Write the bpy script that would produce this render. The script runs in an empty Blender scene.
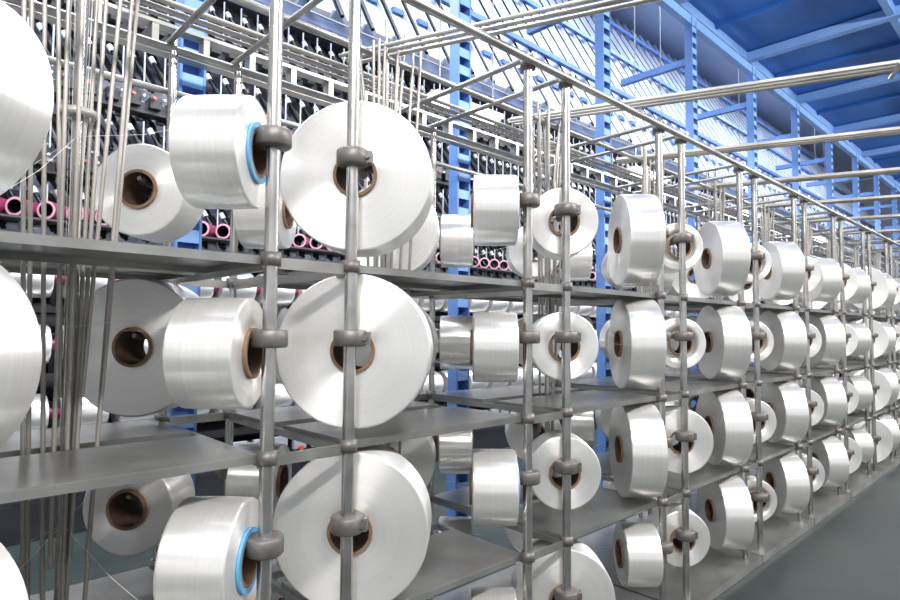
import bpy, math, random
from mathutils import Vector, Matrix, Quaternion
random.seed(7)
S=bpy.context.scene
S.view_settings.view_transform='Standard'
S.view_settings.exposure=0.08
CAMX,CAMZ=1.159,1.15
P=0.848
YA=0.593; YB=0.793
NMIN,NMAX=-2,20

# ---------------- materials ----------------
def newmat(name):
    m=bpy.data.materials.new(name); m.use_nodes=True
    nt=m.node_tree; b=nt.nodes['Principled BSDF']
    return m,nt,b
def simple(name,col,rough=.5,metal=0.,noise=.0,nscale=8.,emit=None,es=0,col2=None,bump=0.):
    m,nt,b=newmat(name)
    b.inputs['Roughness'].default_value=rough
    b.inputs['Metallic'].default_value=metal
    b.inputs['Base Color'].default_value=(*col,1)
    if noise>0 or bump>0:
        tc=nt.nodes.new('ShaderNodeTexCoord'); n=nt.nodes.new('ShaderNodeTexNoise')
        n.inputs['Scale'].default_value=nscale; n.inputs['Detail'].default_value=5
        nt.links.new(tc.outputs['Object'],n.inputs['Vector'])
        cr=nt.nodes.new('ShaderNodeMix'); cr.data_type='RGBA'
        c2=col2 or tuple(c*(1-noise) for c in col)
        cr.inputs['A'].default_value=(*col,1); cr.inputs['B'].default_value=(*c2,1)
        mr=nt.nodes.new('ShaderNodeMapRange'); mr.inputs['From Min'].default_value=.35; mr.inputs['From Max'].default_value=.65
        nt.links.new(n.outputs['Fac'],mr.inputs['Value']); nt.links.new(mr.outputs['Result'],cr.inputs['Factor'])
        nt.links.new(cr.outputs['Result'],b.inputs['Base Color'])
        if bump>0:
            bp=nt.nodes.new('ShaderNodeBump'); bp.inputs['Strength'].default_value=bump; bp.inputs['Distance'].default_value=.01
            nt.links.new(n.outputs['Fac'],bp.inputs['Height']); nt.links.new(bp.outputs['Normal'],b.inputs['Normal'])
    if emit:
        b.inputs['Emission Color'].default_value=(*emit,1); b.inputs['Emission Strength'].default_value=es
    return m
def yarn_mat():
    m,nt,b=newmat('yarn_white_filament'); N=nt.nodes; L=nt.links
    tc=N.new('ShaderNodeTexCoord'); sx=N.new('ShaderNodeSeparateXYZ'); L.new(tc.outputs['Object'],sx.inputs[0])
    cx=N.new('ShaderNodeCombineXYZ'); L.new(sx.outputs['X'],cx.inputs['X']); L.new(sx.outputs['Y'],cx.inputs['Y'])
    ln=N.new('ShaderNodeVectorMath'); ln.operation='LENGTH'; L.new(cx.outputs[0],ln.inputs[0])
    c2=N.new('ShaderNodeCombineXYZ'); L.new(ln.outputs['Value'],c2.inputs['X']); L.new(sx.outputs['Z'],c2.inputs['Y'])
    oi=N.new('ShaderNodeObjectInfo'); L.new(oi.outputs['Random'],c2.inputs['Z'])
    no=N.new('ShaderNodeTexNoise'); no.inputs['Scale'].default_value=150; no.inputs['Detail'].default_value=6; no.inputs['Roughness'].default_value=.7
    L.new(c2.outputs[0],no.inputs['Vector'])
    mx=N.new('ShaderNodeMix'); mx.data_type='RGBA'
    mx.inputs['A'].default_value=(.95,.93,.90,1); mx.inputs['B'].default_value=(.85,.83,.80,1)
    mr=N.new('ShaderNodeMapRange'); mr.inputs['From Min'].default_value=.3; mr.inputs['From Max'].default_value=.75
    L.new(no.outputs['Fac'],mr.inputs['Value']); L.new(mr.outputs['Result'],mx.inputs['Factor'])
    L.new(mx.outputs['Result'],b.inputs['Base Color'])
    b.inputs['Metallic'].default_value=.66
    b.inputs['Roughness'].default_value=.33
    b.inputs['Anisotropic'].default_value=.9
    b.inputs['Anisotropic Rotation'].default_value=.25
    b.inputs['Specular IOR Level'].default_value=.7
    tg=N.new('ShaderNodeTangent'); tg.direction_type='RADIAL'; tg.axis='Z'
    L.new(tg.outputs[0],b.inputs['Tangent'])
    bp=N.new('ShaderNodeBump'); bp.inputs['Strength'].default_value=.12; bp.inputs['Distance'].default_value=.001
    L.new(no.outputs['Fac'],bp.inputs['Height']); L.new(bp.outputs['Normal'],b.inputs['Normal'])
    return m
M_yarn=yarn_mat()
M_thread=simple('yarn_thread_white',(.8,.8,.78),.5)
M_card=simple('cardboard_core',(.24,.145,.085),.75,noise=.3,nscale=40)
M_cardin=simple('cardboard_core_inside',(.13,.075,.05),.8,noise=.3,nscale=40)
M_bluering=simple('blue_plastic_ring',(.11,.34,.58),.4)
M_pole=simple('galvanised_pole_steel',(.60,.58,.56),.26,.95,noise=.3,nscale=14)
M_rail=simple('rail_steel',(.42,.41,.39),.36,.8,noise=.3,nscale=9)
M_shelf=simple('dusty_shelf_sheet',(.37,.37,.35),.28,.65,noise=.4,nscale=5,bump=.08)
M_clamp=simple('cast_clamp_metal',(.19,.175,.165),.45,.45,noise=.3,nscale=30)
M_tube=simple('guide_tube_ivory',(.48,.45,.41),.36,.35,noise=.3,nscale=6)
M_blue=simple('blue_painted_steel',(.12,.25,.58),.45,noise=.2,nscale=3)
M_blue2=simple('light_blue_painted_steel',(.22,.41,.78),.45,noise=.15,nscale=3)
M_deep=simple('deep_blue_panel',(.035,.17,.55),.5,noise=.25,nscale=1.5)
M_black=simple('black_lever_plastic',(.006,.006,.008),.3)
M_dark=simple('machine_dark_housing',(.035,.035,.042),.5,noise=.3,nscale=6)
M_lgrey=simple('machine_light_grey',(.42,.44,.50),.45,.2,noise=.2,nscale=3)
M_mid=simple('lit_gap_panel',(.36,.39,.50),.5,.1,noise=.7,nscale=5)  # pale mottled colour stands in for bright lit gaps behind the levers
M_red=simple('orange_red_cap',(.60,.10,.05),.4)
M_white=simple('white_ceramic',(.82,.82,.85),.3)
M_mag=simple('burgundy_tube',(.20,.02,.07),.35)
M_pink=simple('pink_tube_end',(.60,.30,.38),.45)
M_slat=simple('heater_slat',(.74,.79,.89),.35,.25,noise=.25,nscale=1.2)
M_slatd=simple('slat_gap_panel',(.17,.22,.36),.5)
M_floor,nt,b=newmat('green_epoxy_floor')
tc=nt.nodes.new('ShaderNodeTexCoord'); n=nt.nodes.new('ShaderNodeTexNoise'); n.inputs['Scale'].default_value=1.6; n.inputs['Detail'].default_value=10; n.inputs['Roughness'].default_value=.7
nt.links.new(tc.outputs['Object'],n.inputs['Vector'])
r=nt.nodes.new('ShaderNodeValToRGB'); r.color_ramp.elements[0].position=.3; r.color_ramp.elements[0].color=(.020,.028,.027,1)
r.color_ramp.elements[1].position=.7; r.color_ramp.elements[1].color=(.042,.053,.050,1)
nt.links.new(n.outputs['Fac'],r.inputs['Fac']); nt.links.new(r.outputs[0],b.inputs['Base Color']); b.inputs['Roughness'].default_value=.42
b.inputs['Specular IOR Level'].default_value=.35
M_wall=simple('pale_wall_paint',(.66,.71,.80),.7,noise=.1,nscale=1)
M_ceil=simple('pale_ceiling_sheet',(.6,.66,.78),.6,noise=.1,nscale=1)
M_lamp=simple('lamp_tube_glow',(1,1,1),.5,emit=(.95,.98,1),es=6)

# ---------------- mesh builder ----------------
class MB:
    def __init__(s): s.v=[];s.f=[];s.m=[];s.sm=[]
    def face(s,idx,m,sm): s.f.append(idx);s.m.append(m);s.sm.append(sm)
    def cyl(s,a,b,r,seg=12,m=0,caps=True,r2=None):
        a=Vector(a);b=Vector(b);d=(b-a).normalized()
        u=d.orthogonal().normalized();w=d.cross(u); r2=r if r2 is None else r2
        i=len(s.v)
        for p,rr in((a,r),(b,r2)):
            for k in range(seg):
                t=2*math.pi*k/seg; s.v.append(p+(u*math.cos(t)+w*math.sin(t))*rr)
        for k in range(seg):
            k2=(k+1)%seg; s.face((i+k,i+k2,i+seg+k2,i+seg+k),m,True)
        if caps:
            j=len(s.v); s.v+= [v.copy() for v in s.v[i:i+2*seg]]
            s.face(tuple(j+k for k in reversed(range(seg))),m,False)
            s.face(tuple(j+seg+k for k in range(seg)),m,False)
    def box(s,c,d,m=0,rot=None):
        c=Vector(c);i=len(s.v)
        for x in(-.5,.5):
            for y in(-.5,.5):
                for z in(-.5,.5):
                    p=Vector((x*d[0],y*d[1],z*d[2]))
                    if rot: p=rot@p
                    s.v.append(c+p)
        for q in((0,1,3,2),(4,6,7,5),(0,4,5,1),(2,3,7,6),(0,2,6,4),(1,5,7,3)): s.face(tuple(i+k for k in q),m,False)
    def bar(s,a,b,w,h,m=0):
        a=Vector(a);b=Vector(b);d=b-a;L=d.length
        q=d.to_track_quat('Y','Z').to_matrix()
        s.box((a+b)/2,(w,L,h),m,q)
    def lathe(s,rings,seg,M=None):
        for prof,m in rings:
            i=len(s.v);n=len(prof)
            for (r,z) in prof:
                for k in range(seg):
                    t=2*math.pi*k/seg; p=Vector((r*math.cos(t),r*math.sin(t),z))
                    s.v.append(M@p if M else p)
            for q in range(n-1):
                for k in range(seg):
                    k2=(k+1)%seg
                    s.face((i+q*seg+k,i+q*seg+k2,i+(q+1)*seg+k2,i+(q+1)*seg+k),m,True)
    def mesh(s,name,mats):
        me=bpy.data.meshes.new(name); me.from_pydata([tuple(v) for v in s.v],[],s.f)
        for m in mats: me.materials.append(m)
        me.polygons.foreach_set('material_index',s.m); me.polygons.foreach_set('use_smooth',s.sm)
        me.update(); return me
    def obj(s,name,mats,parent=None,loc=(0,0,0)):
        o=bpy.data.objects.new(name,s.mesh(name,mats)); S.collection.objects.link(o)
        o.location=loc
        if parent: o.parent=parent
        return o
def empty(name,loc=(0,0,0)):
    e=bpy.data.objects.new(name,None); e.empty_display_size=.2; S.collection.objects.link(e); e.location=loc; return e
def arr(o,off,count):
    a=o.modifiers.new('array','ARRAY'); a.use_relative_offset=False; a.use_constant_offset=True
    a.constant_offset_displace=off; a.count=count

# ---------------- bobbins ----------------
W=.132
bcache={}
def bobbin_mesh(R,ring):
    R=round(R,3);key=(R,ring)
    if key in bcache: return bcache[key]
    b=MB();h=W/2;ci=.045;co=.0525;seg=80
    e=.005
    arc=lambda zs:[(R-e+e*math.sin(t),zs*(h-e+e*math.cos(t))) for t in [i*math.pi/2/4 for i in range(5)]]
    face1=[(co,h-.001),(co+.01,h+.0005),(R*.55,h+.001),(R*.8,h+.0005),(R-e,h)]
    b.lathe([([ (r_,z_) for r_,z_ in reversed(face1)],0)],seg)
    b.lathe([(list(reversed(arc(1))),0)],seg)
    side=[(R,h-e),(R+.0008,h*.4),(R+.0012,0),(R+.0008,-h*.4),(R,-h+e)]
    b.lathe([(list(reversed(side)),0)],seg)
    b.lathe([(arc(-1),0)],seg)
    b.lathe([([(r_,-z_) for r_,z_ in face1],0)],seg)
    x=h+.007
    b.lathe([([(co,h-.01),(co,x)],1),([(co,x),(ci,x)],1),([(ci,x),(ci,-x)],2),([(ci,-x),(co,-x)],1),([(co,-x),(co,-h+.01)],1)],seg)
    if ring:
        rr=.064;z0=h+.0015
        b.lathe([([(rr,z0),(rr,z0+.006)],3),([(rr,z0+.006),(co+.0005,z0+.006)],3)],seg)
    me=b.mesh('yarn_bobbin_mesh',[M_yarn,M_card,M_cardin,M_bluering])
    bcache[key]=me; return me
thr=MB()
def place_bobbin(pole,ax,z,R,ring=False,bund=None):
    a=Vector((ax[0],ax[1],0)).normalized()
    c=Vector((pole[0],pole[1],z-.031))-a*(.036+W/2)
    o=bpy.data.objects.new('yarn_bobbin',bobbin_mesh(R,ring)); S.collection.objects.link(o)
    q=a.to_track_quat('Z','Y'); o.rotation_mode='QUATERNION'
    o.rotation_quaternion=q@Quaternion((0,0,1),random.random()*6)
    o.location=c
    if bund:
        t=Vector((-a.y,a.x,0)); an=random.uniform(0,6.28)
        rim=c-a*(W/2)+ (t*math.cos(an)+Vector((0,0,1))*math.sin(an))*(R-.004)
        e=Vector((bund[0],bund[1],z+.02))
        mid=(rim+e)/2-Vector((0,0,.012))
        thr.cyl(rim,mid,.0005,4,0,False); thr.cyl(mid,e,.0005,4,0,False)
        thr.cyl(e,e+Vector((random.uniform(-.02,.02),random.uniform(-.03,.03),1.98-e.z)),.0005,4,0,False)
ROWS=[1.55,1.13,.71,.30]
SH=[1.30,.89,.48]
XR=-.68
s2=.7071
sizesA={-1:[.12,.12,.12,.12],0:[.116,.114,.122,.12],1:[.108,.106,.110,.105],2:[.184,.180,.184,.118],3:[.187,.185,.185,.178],4:[.175,.18,.182,.175]}
sizesB={-1:[.192,.190,.190,.18],0:[.183,.184,.184,.17],1:[.116,.115,.121,.165],2:[.105,.112,.138,.118],3:[.105,.110,.115,.11],4:[.12,.115,.12,.115]}
sizesRB={-1:[.16]*4,0:[.125,.183,.120,.12],1:[.178,.175,.17,.16]}
sizesRA={-1:[.12]*4,0:[.115,.12,.115,.12],1:[.11,.11,.11,.12]}
for n in range(-1,NMAX+1):
    for k,z in enumerate(ROWS):
        ya=YA+P*n; yb=YB+P*n
        RA=sizesA.get(n,[random.uniform(.15,.18) for _ in range(4)])[k]
        RB=sizesB.get(n,[random.uniform(.115,.15) for _ in range(4)])[k]
        if n>4 and n%3==0: RA,RB=random.uniform(.12,.14),random.uniform(.165,.18)
        ring=(n==0 and k in(0,2)) or (n==1 and k==2)
        b1=(-.35,.307+P*n); b2=(-.35,.307+P*(n+1))
        place_bobbin((0,ya),(s2,s2),z,RA,ring,b1)
        place_bobbin((0,yb),(s2,-s2),z,RB,False,b2)
        if n<12:
            r1=sizesRB.get(n,[random.uniform(.12,.17) for _ in range(4)])[k]
            r2=sizesRA.get(n,[random.uniform(.11,.15) for _ in range(4)])[k]
            place_bobbin((XR,ya+.02),(-s2,s2),z,r1,False,b1)
            place_bobbin((XR,yb+.02),(-s2,-s2),z,r2,False,b2)

# ---------------- creel rack ----------------
rack=empty('yarn_creel_rack')
HT=1.98
poles=MB();cl=MB();shf=MB();rails=MB();tubes=MB()
def clamp(px,py,z,ax):
    a=Vector((ax[0],ax[1],0)).normalized(); p=Vector((px,py,z)); t=Vector((-a.y,a.x,0))
    M=Matrix.Translation(p)
    prof=[(.0145,-.019),(.034,-.019),(.038,-.015),(.038,.015),(.034,.019),(.0145,.019)]
    cl.lathe([(prof,0)],20,M)
    cl.box(p+t*.036,(.028,.020,.028),0,Matrix.Rotation(math.atan2(a.y,a.x),3,'Z'))
    cl.cyl(p+t*.036-a*.020,p+t*.036+a*.020,.006,8,0)
    cl.cyl(p-a*.028,p-a*.15,.0125,12,0)
    cl.cyl(p-a*.15,p-a*.165,.0125,12,0,r2=.006)
for n in range(NMIN,NMAX+1):
    for yy,axf,axr in((YA,(s2,s2),(-s2,s2)),(YB,(s2,-s2),(-s2,-s2))):
        y=yy+P*n
        poles.cyl((0,y,0.02),(0,y,HT+.03 if n>0 else HT+.25),.0145,16)
        poles.cyl((XR,y+.02,0.02),(XR,y+.02,HT+.03),.0125,14)
        for z in ROWS:
            clamp(0,y,z,axf)
            clamp(XR,y+.02,z,axr)
        for z in SH:
            for x,dy in((0,0),(XR,.02)):
                cl.lathe([([(.0145,-.014),(.021,-.014),(.021,.014),(.0145,.014)],0)],16,Matrix.Translation((x,y+dy,z-.005)))
        cl.cyl((0,y,.0),(0,y,.012),.04,16,0)
        cl.lathe([([(.0145,-.016),(.024,-.016),(.024,.016),(.0145,.016)],0)],16,Matrix.Translation((0,y,HT)))
        rails.cyl((.03,y,HT+.02),(XR-.05,y+.01,HT+.02),.009,10)
    y0=YB+P*(n-1)+.012; y1=YA+P*n-.012
    for z in SH:
        for xa,xb in((-.012,-.315),(-.385,XR+.015)):
            xm=(xa+xb)/2; w=abs(xb-xa)
            shf.box((xm,(y0+y1)/2,z),(w,y1-y0,.004))
            shf.box((xa,(y0+y1)/2,z-.008),(.003,y1-y0,.016)); shf.box((xb,(y0+y1)/2,z-.008),(.003,y1-y0,.016))
            shf.box((xm,y0,z-.008),(w,.003,.016)); shf.box((xm,y1,z-.008),(w,.003,.016))
        rails.bar((0,YA+P*n-.02,z-.012),(0,YB+P*n+.02,z-.012),.006,.024)
        rails.bar((XR,YA+P*n,z-.012),(XR,YB+P*n+.04,z-.012),.006,.024)
        for y in(YA,YB):
            rails.bar((0,y+P*n,z-.018),(XR,y+P*n+.02,z-.018),.012,.018)
    shf.box(((XR)/2,YA+P*(n-.5)+.1,.035),(abs(XR)+.08,P-.012,.006))
    shf.box((.042,YA+P*(n-.5)+.1,.020),(.006,P-.012,.036))
ya,yb=YA+P*NMIN-.3,YB+P*NMAX+.2
rails.cyl((0.025,ya,HT),(0.025,yb,HT),.0125,12)
rails.cyl((XR,ya,HT),(XR,yb,HT),.0125,12)
rails.cyl((XR-.03,ya,HT-.12),(XR-.03,yb,HT-.12),.010,12)
rails.cyl((XR/2,ya,HT+.035),(XR/2,yb,HT+.035),.011,12)
rails.bar((.03,ya,.015),(.03,yb,.015),.02,.03)
rails.bar((XR,ya,.015),(XR,yb,.015),.02,.03)
for zz in(0,.09):
    rails.bar((-.95,ya,HT+.10+zz),(-.95,yb,HT+.10+zz),.05,.012)
yy=ya
while yy<yb:
    rails.box((-.95,yy,HT+.145),(.045,.022,.09)); yy+=.17
for n in range(NMIN+1,NMAX+1):
    y=.307+P*n; x=-.35
    poles.cyl((x,y,.03),(x,y,HT+.05),.011,12)
    for i in range(12):
        t=i/11-.5
        fx=x+random.uniform(-.04,.04)+.02; fy=y+t*.24
        bx=x+random.uniform(-.025,.025); by=y+t*.06+random.uniform(-.02,.02)
        k=i%4
        zb=ROWS[k]+random.uniform(-.03,.03) if n>0 else random.choice([.35,.06,.65,1.0])
        tubes.cyl((bx,by,zb),(fx,fy,HT+random.uniform(.06,.16)),.0046,8)
    tubes.lathe([([(.028,-.008),(.036,-.008),(.036,.008),(.028,.008)],0)],16,Matrix.Translation((x,y,1.62)))
    d=Vector((.93,.365,0)).normalized(); pn=Vector((-d.y,d.x,0))
    for i in range(6):
        o=Vector((x,y,HT+.06+.011*(i%2)))+pn*(i-2.5)*.017
        tubes.cyl(o-d*.15,o+d*4.6,.0062,8)
    for dd in(1.2,2.6,4.0):
        c=Vector((x,y,HT+.052))+d*dd
        rails.bar(c-pn*.07,c+pn*.07,.012,.008)
for i in range(5):
    tubes.cyl((-.50-.022*i,ya,HT+.045+.006*(i%2)),(-.50-.022*i,yb,HT+.045+.006*(i%2)),.006,7)
poles.obj('upright_poles',[M_pole],rack)
cl.obj('bobbin_clamps_and_pegs',[M_clamp],rack)
shf.obj('shelf_plates',[M_shelf],rack)
rails.obj('rails_and_brackets',[M_rail],rack)
tubes.obj('yarn_guide_tubes',[M_tube],rack)
thr.obj('yarn_threads',[M_thread],rack)
sup=MB()
for i in range(0,8):
    y=2.6+i*2.6
    sup.cyl((3.6,y,0),(3.6,y,HT+.05),.025,14); sup.cyl((3.6,y,0),(3.6,y,.015),.06,16)
sup.bar((3.6,1.0,HT+.03),(3.6,22,HT+.03),.04,.03)
sup.obj('overhead_tube_stand',[M_rail])

# ---------------- blue building frame ----------------
cs=empty('blue_column_row')
fr=MB()
for i in range(-1,16):
    y=.85+1.48*i; x=-1.2
    for dy in(-.045,.045): fr.box((x,y+dy,2.0),(.07,.010,4.0),0)
    fr.box((x-.032,y,2.0),(.008,.09,4.0),0)
    for k in range(40): fr.box((x+.03,y,.10+.1*k),(.006,.09,.05),1)
    fr.box((x,y,.008),(.2,.2,.016),0)
    fr.bar((x,y,3.62),(-1.9,y,3.62),.05,.06,0)
fr.bar((-1.2,-1,3.98),(-1.2,23,3.98),.06,.08,1)
fr.obj('columns_and_beams',[M_blue,M_blue2],cs)
gt=empty('blue_overhead_gantry')
g=MB()
g.box((.05,13,4.24),(2.6,20,.06),0)
for x in(-1.27,.05,1.37): g.box((x,13,4.17),(.06,20,.10),1)
for i in range(12): 
    y=3.4+1.7*i
    g.box((.05,y,4.15),(2.6,.09,.09),1)
    g.box((.05,y+.85,4.19),(2.6,.04,.04),0)
g.box((1.37,13,4.45),(.04,20,.45),1); g.box((-1.27,13,4.45),(.04,20,.45),0)
g.obj('gantry_deck',[M_deep,M_blue2],gt)
h=MB()
for i in range(8):
    for x in(-1.2,1.3): h.cyl((x,3.6+2.6*i,4.3),(x,3.6+2.6*i,7.5),.02,8)
h.obj('gantry_hangers',[M_blue],gt)

# ---------------- texturing machine behind ----------------
mc=empty('yarn_texturing_machine')
X=-3.0; Y0=-1.5; LEN=27
b=MB()
b.box((X-.9,Y0+LEN/2,1.2),(.06,LEN,2.4),0)
b.box((X-.25,Y0+LEN/2,.10),(1.0,LEN,.20),1)
for z in(.42,.86,1.26): b.box((X-.25,Y0+LEN/2,z),(.55,LEN,.05),1)
b.box((X-.50,Y0+LEN/2,2.72),(.05,LEN,2.0),3)
TZ=(1.70,2.19,2.68,3.17)
for z in TZ+(3.64,): 
    b.box((X-.14,Y0+LEN/2,z-.03),(.06,LEN,.025),2)
    b.box((X-.04,Y0+LEN/2,z-.10),(.10,LEN,.07),1)
    b.box((X+.03,Y0+LEN/2,z+.03),(.012,LEN,.012),2)
for yy in range(18): b.box((X-.28,Y0+.5+1.5*yy,2.7),(.10,.06,2.0),2)
b.obj('machine_body',[M_dark,M_dark,M_lgrey,M_mid],mc)
pitch=.125
u=MB()
for j,z in enumerate(TZ):
    jx=X+.05+.02*(j%2)
    for lay,(dx,dy,dz) in enumerate(((0,0,0),(-.17,.06,.10))):
        up=Vector((-.17,-.15,.38))
        a=Vector((jx+dx,dy,z+dz))
        u.cyl(a,a+up,.013,8,0)
        u.cyl(a+up*.05,a+up*.42,.024,10,0)
        u.box(a+up*.97,(.05,.06,.07),0)
        u.cyl(a+up*.62,a+up*.72,.019,8,2 if lay==0 else 0)
    a=Vector((jx,0,z))
    u.cyl(a+Vector((.03,.0,-.05)),a+Vector((.05,0,-.05)),.011,8,1)
    u.cyl(a+Vector((.03,.06,-.05)),a+Vector((.05,.06,-.05)),.008,8,2)
    u.cyl(a+Vector((0,.07,0)),a+Vector((0,.07,.28)),.006,6,3)
    u.box(a+Vector((-.05,.02,-.07)),(.12,.07,.07),0)
o=u.obj('tension_lever_units',[M_black,M_red,M_white,M_lgrey],mc,(0,Y0,0)); arr(o,(0,pitch,0),int(LEN/pitch))
t=MB(); ax=Vector((.72,-.69,0)).normalized()
q=ax.to_track_quat('Z','Y').to_matrix().to_4x4()
M=Matrix.Translation((X+.16,0,1.81))@q
t.lathe([([(.046,-.2),(.053,-.2),(.053,0)],0),([(.053,0),(.040,.001)],1),([(.040,.001),(.036,-.2)],2)],20,M)
t.box((X+.05,0,1.75),(.3,.145,.012),3)
o=t.obj('burgundy_paper_tubes',[M_mag,M_pink,M_black,M_dark],mc,(0,Y0,0)); arr(o,(0,.145,0),int(LEN/.145))
w=MB()
for z in(1.43,1.05,.66):
    M=Matrix.Translation((X+.1,0,z))@Matrix.Rotation(math.radians(-90),4,'X')
    R=.115
    w.lathe([([(.03,.11),(R-.01,.12)],0),([(R-.01,.12),(R,.105),(R,-.105),(R-.01,-.12)],0),([(R-.01,-.12),(.03,-.11)],0),([(.03,.15),(.03,-.15)],1)],28,M)
    w.box((X-.03,.15,z),(.25,.015,.12),2); w.box((X-.02,.15,z-.1),(.1,.02,.12),2)
o=w.obj('wound_packages',[M_yarn,M_mag,M_black],mc,(0,Y0,0)); arr(o,(0,.30,0),int(LEN/.30))
rd=MB(); rd.cyl((X+.27,0,.30),(X+.29,0,.30),.018,10,0); rd.box((X+.25,.0,.34),(.03,.10,.10),1)
o=rd.obj('spindle_buttons',[M_red,M_lgrey],mc,(0,Y0,0)); arr(o,(0,.15,0),int(LEN/.15))
sl=MB()
A=Vector((X-.0,0,3.72)); B=Vector((X-2.0,0,7.30)); dn=(B-A).normalized()
sl.bar(A,B,.17,.05,0)
sl.bar(A+Vector((.03,.07,0)),B+Vector((.03,.07,0)),.02,.09,0)
sl.box(A+dn*.5,(.14,.12,.05),1)
sl.cyl(A+Vector((.06,.150,0)),B+Vector((.06,.150,0)),.018,8,2)
o=sl.obj('inclined_heater_slats',[M_slat,M_blue,M_black],mc,(0,Y0,0)); arr(o,(0,.31,0),int(LEN/.31))
bp=MB(); off=Vector((-.12,0,-.06))
i=len(bp.v); bp.v+=[A+off+Vector((0,0,0)),A+off+Vector((0,LEN,0)),B+off+Vector((0,LEN,0)),B+off]; bp.face((i,i+1,i+2,i+3),0,False)
for f_ in(.25,.55,.85):
    p=A+(B-A)*f_+Vector((.10,0,.05)); bp.bar(p,p+Vector((0,LEN,0)),.06,.06,1)
bp.obj('slat_backing_panel',[M_slatd,M_blue],mc,(0,Y0,0))

for i,(x,y,z) in enumerate([(-2.15,3.35,2.9),(-2.15,6.3,2.9),(-2.15,9.3,2.9),(-2.15,13,2.9),(-2.15,.6,2.9)]):
    e=empty('fluorescent_lamp',(x,y,z))
    f=MB(); f.box((0,0,.03),(.12,.75,.04),0); f.obj('housing',[M_white],e)
    f=MB(); f.cyl((-.03,-.34,-.01),(-.03,.34,-.01),.014,10); f.cyl((.03,-.34,-.01),(.03,.34,-.01),.014,10); f.obj('tubes',[M_lamp],e)
    f=MB(); f.cyl((0,-.3,.05),(0,-.3,4.64),.005,6); f.cyl((0,.3,.05),(0,.3,4.64),.005,6); f.obj('suspension_rods',[M_rail],e)

# ---------------- room ----------------
def slab(name,c,d,m):
    q=MB(); q.box((0,0,0),d,0); return q.obj(name,[m],None,c)
slab('floor',(0,12,-.05),(18,36,.1),M_floor)
slab('wall_back',(-7.5,12,3.75),(.15,36,7.5),M_wall)
slab('wall_end',(0,29.5,3.75),(15,.15,7.5),M_wall)
slab('ceiling',(0,12,7.6),(18,36,.12),M_ceil)

# ---------------- lights ----------------
def area(name,loc,rot,sx,sy,p,col=(1,.98,.96)):
    l=bpy.data.lights.new(name,'AREA'); l.shape='RECTANGLE'; l.size=sx; l.size_y=sy; l.energy=p; l.color=col
    o=bpy.data.objects.new(name,l); S.collection.objects.link(o); o.location=loc; o.rotation_euler=rot
for i,y in enumerate((-1,4.5,10,16)):
    area('aisle_lamp_light',(2.6,y,3.7),(0,math.radians(42),0),.25,3.6,250)
for i,y in enumerate((1,6,11,17)):
    area('rack_interior_fill',(-1.7,y,3.4),(0,math.radians(15),0),.2,3.5,85,(.92,.96,1))  # added fill from the machine aisle to brighten the rack interior
    area('roof_light',(-1.5,y,7.3),(0,0,0),3,4,420,(.85,.92,1))
w=bpy.data.worlds.new('world'); S.world=w; w.use_nodes=True
bg=w.node_tree.nodes['Background']; bg.inputs[0].default_value=(.92,.96,1,1); bg.inputs[1].default_value=.74

# ---------------- camera ----------------
cd=bpy.data.cameras.new('camera'); cam=bpy.data.objects.new('camera',cd); S.collection.objects.link(cam); S.camera=cam
cd.lens=24; cd.sensor_width=36; cd.clip_start=.02
yaw=math.radians(46.2); pitch_=math.radians(2.86)
cam.rotation_mode='XYZ'
Rm=Matrix.Rotation(yaw,4,'Z')@Matrix.Rotation(math.pi/2+pitch_,4,'X')@Matrix.Rotation(math.radians(0.4),4,'Z')
cam.matrix_world=Matrix.Translation((CAMX,0,CAMZ))@Rm
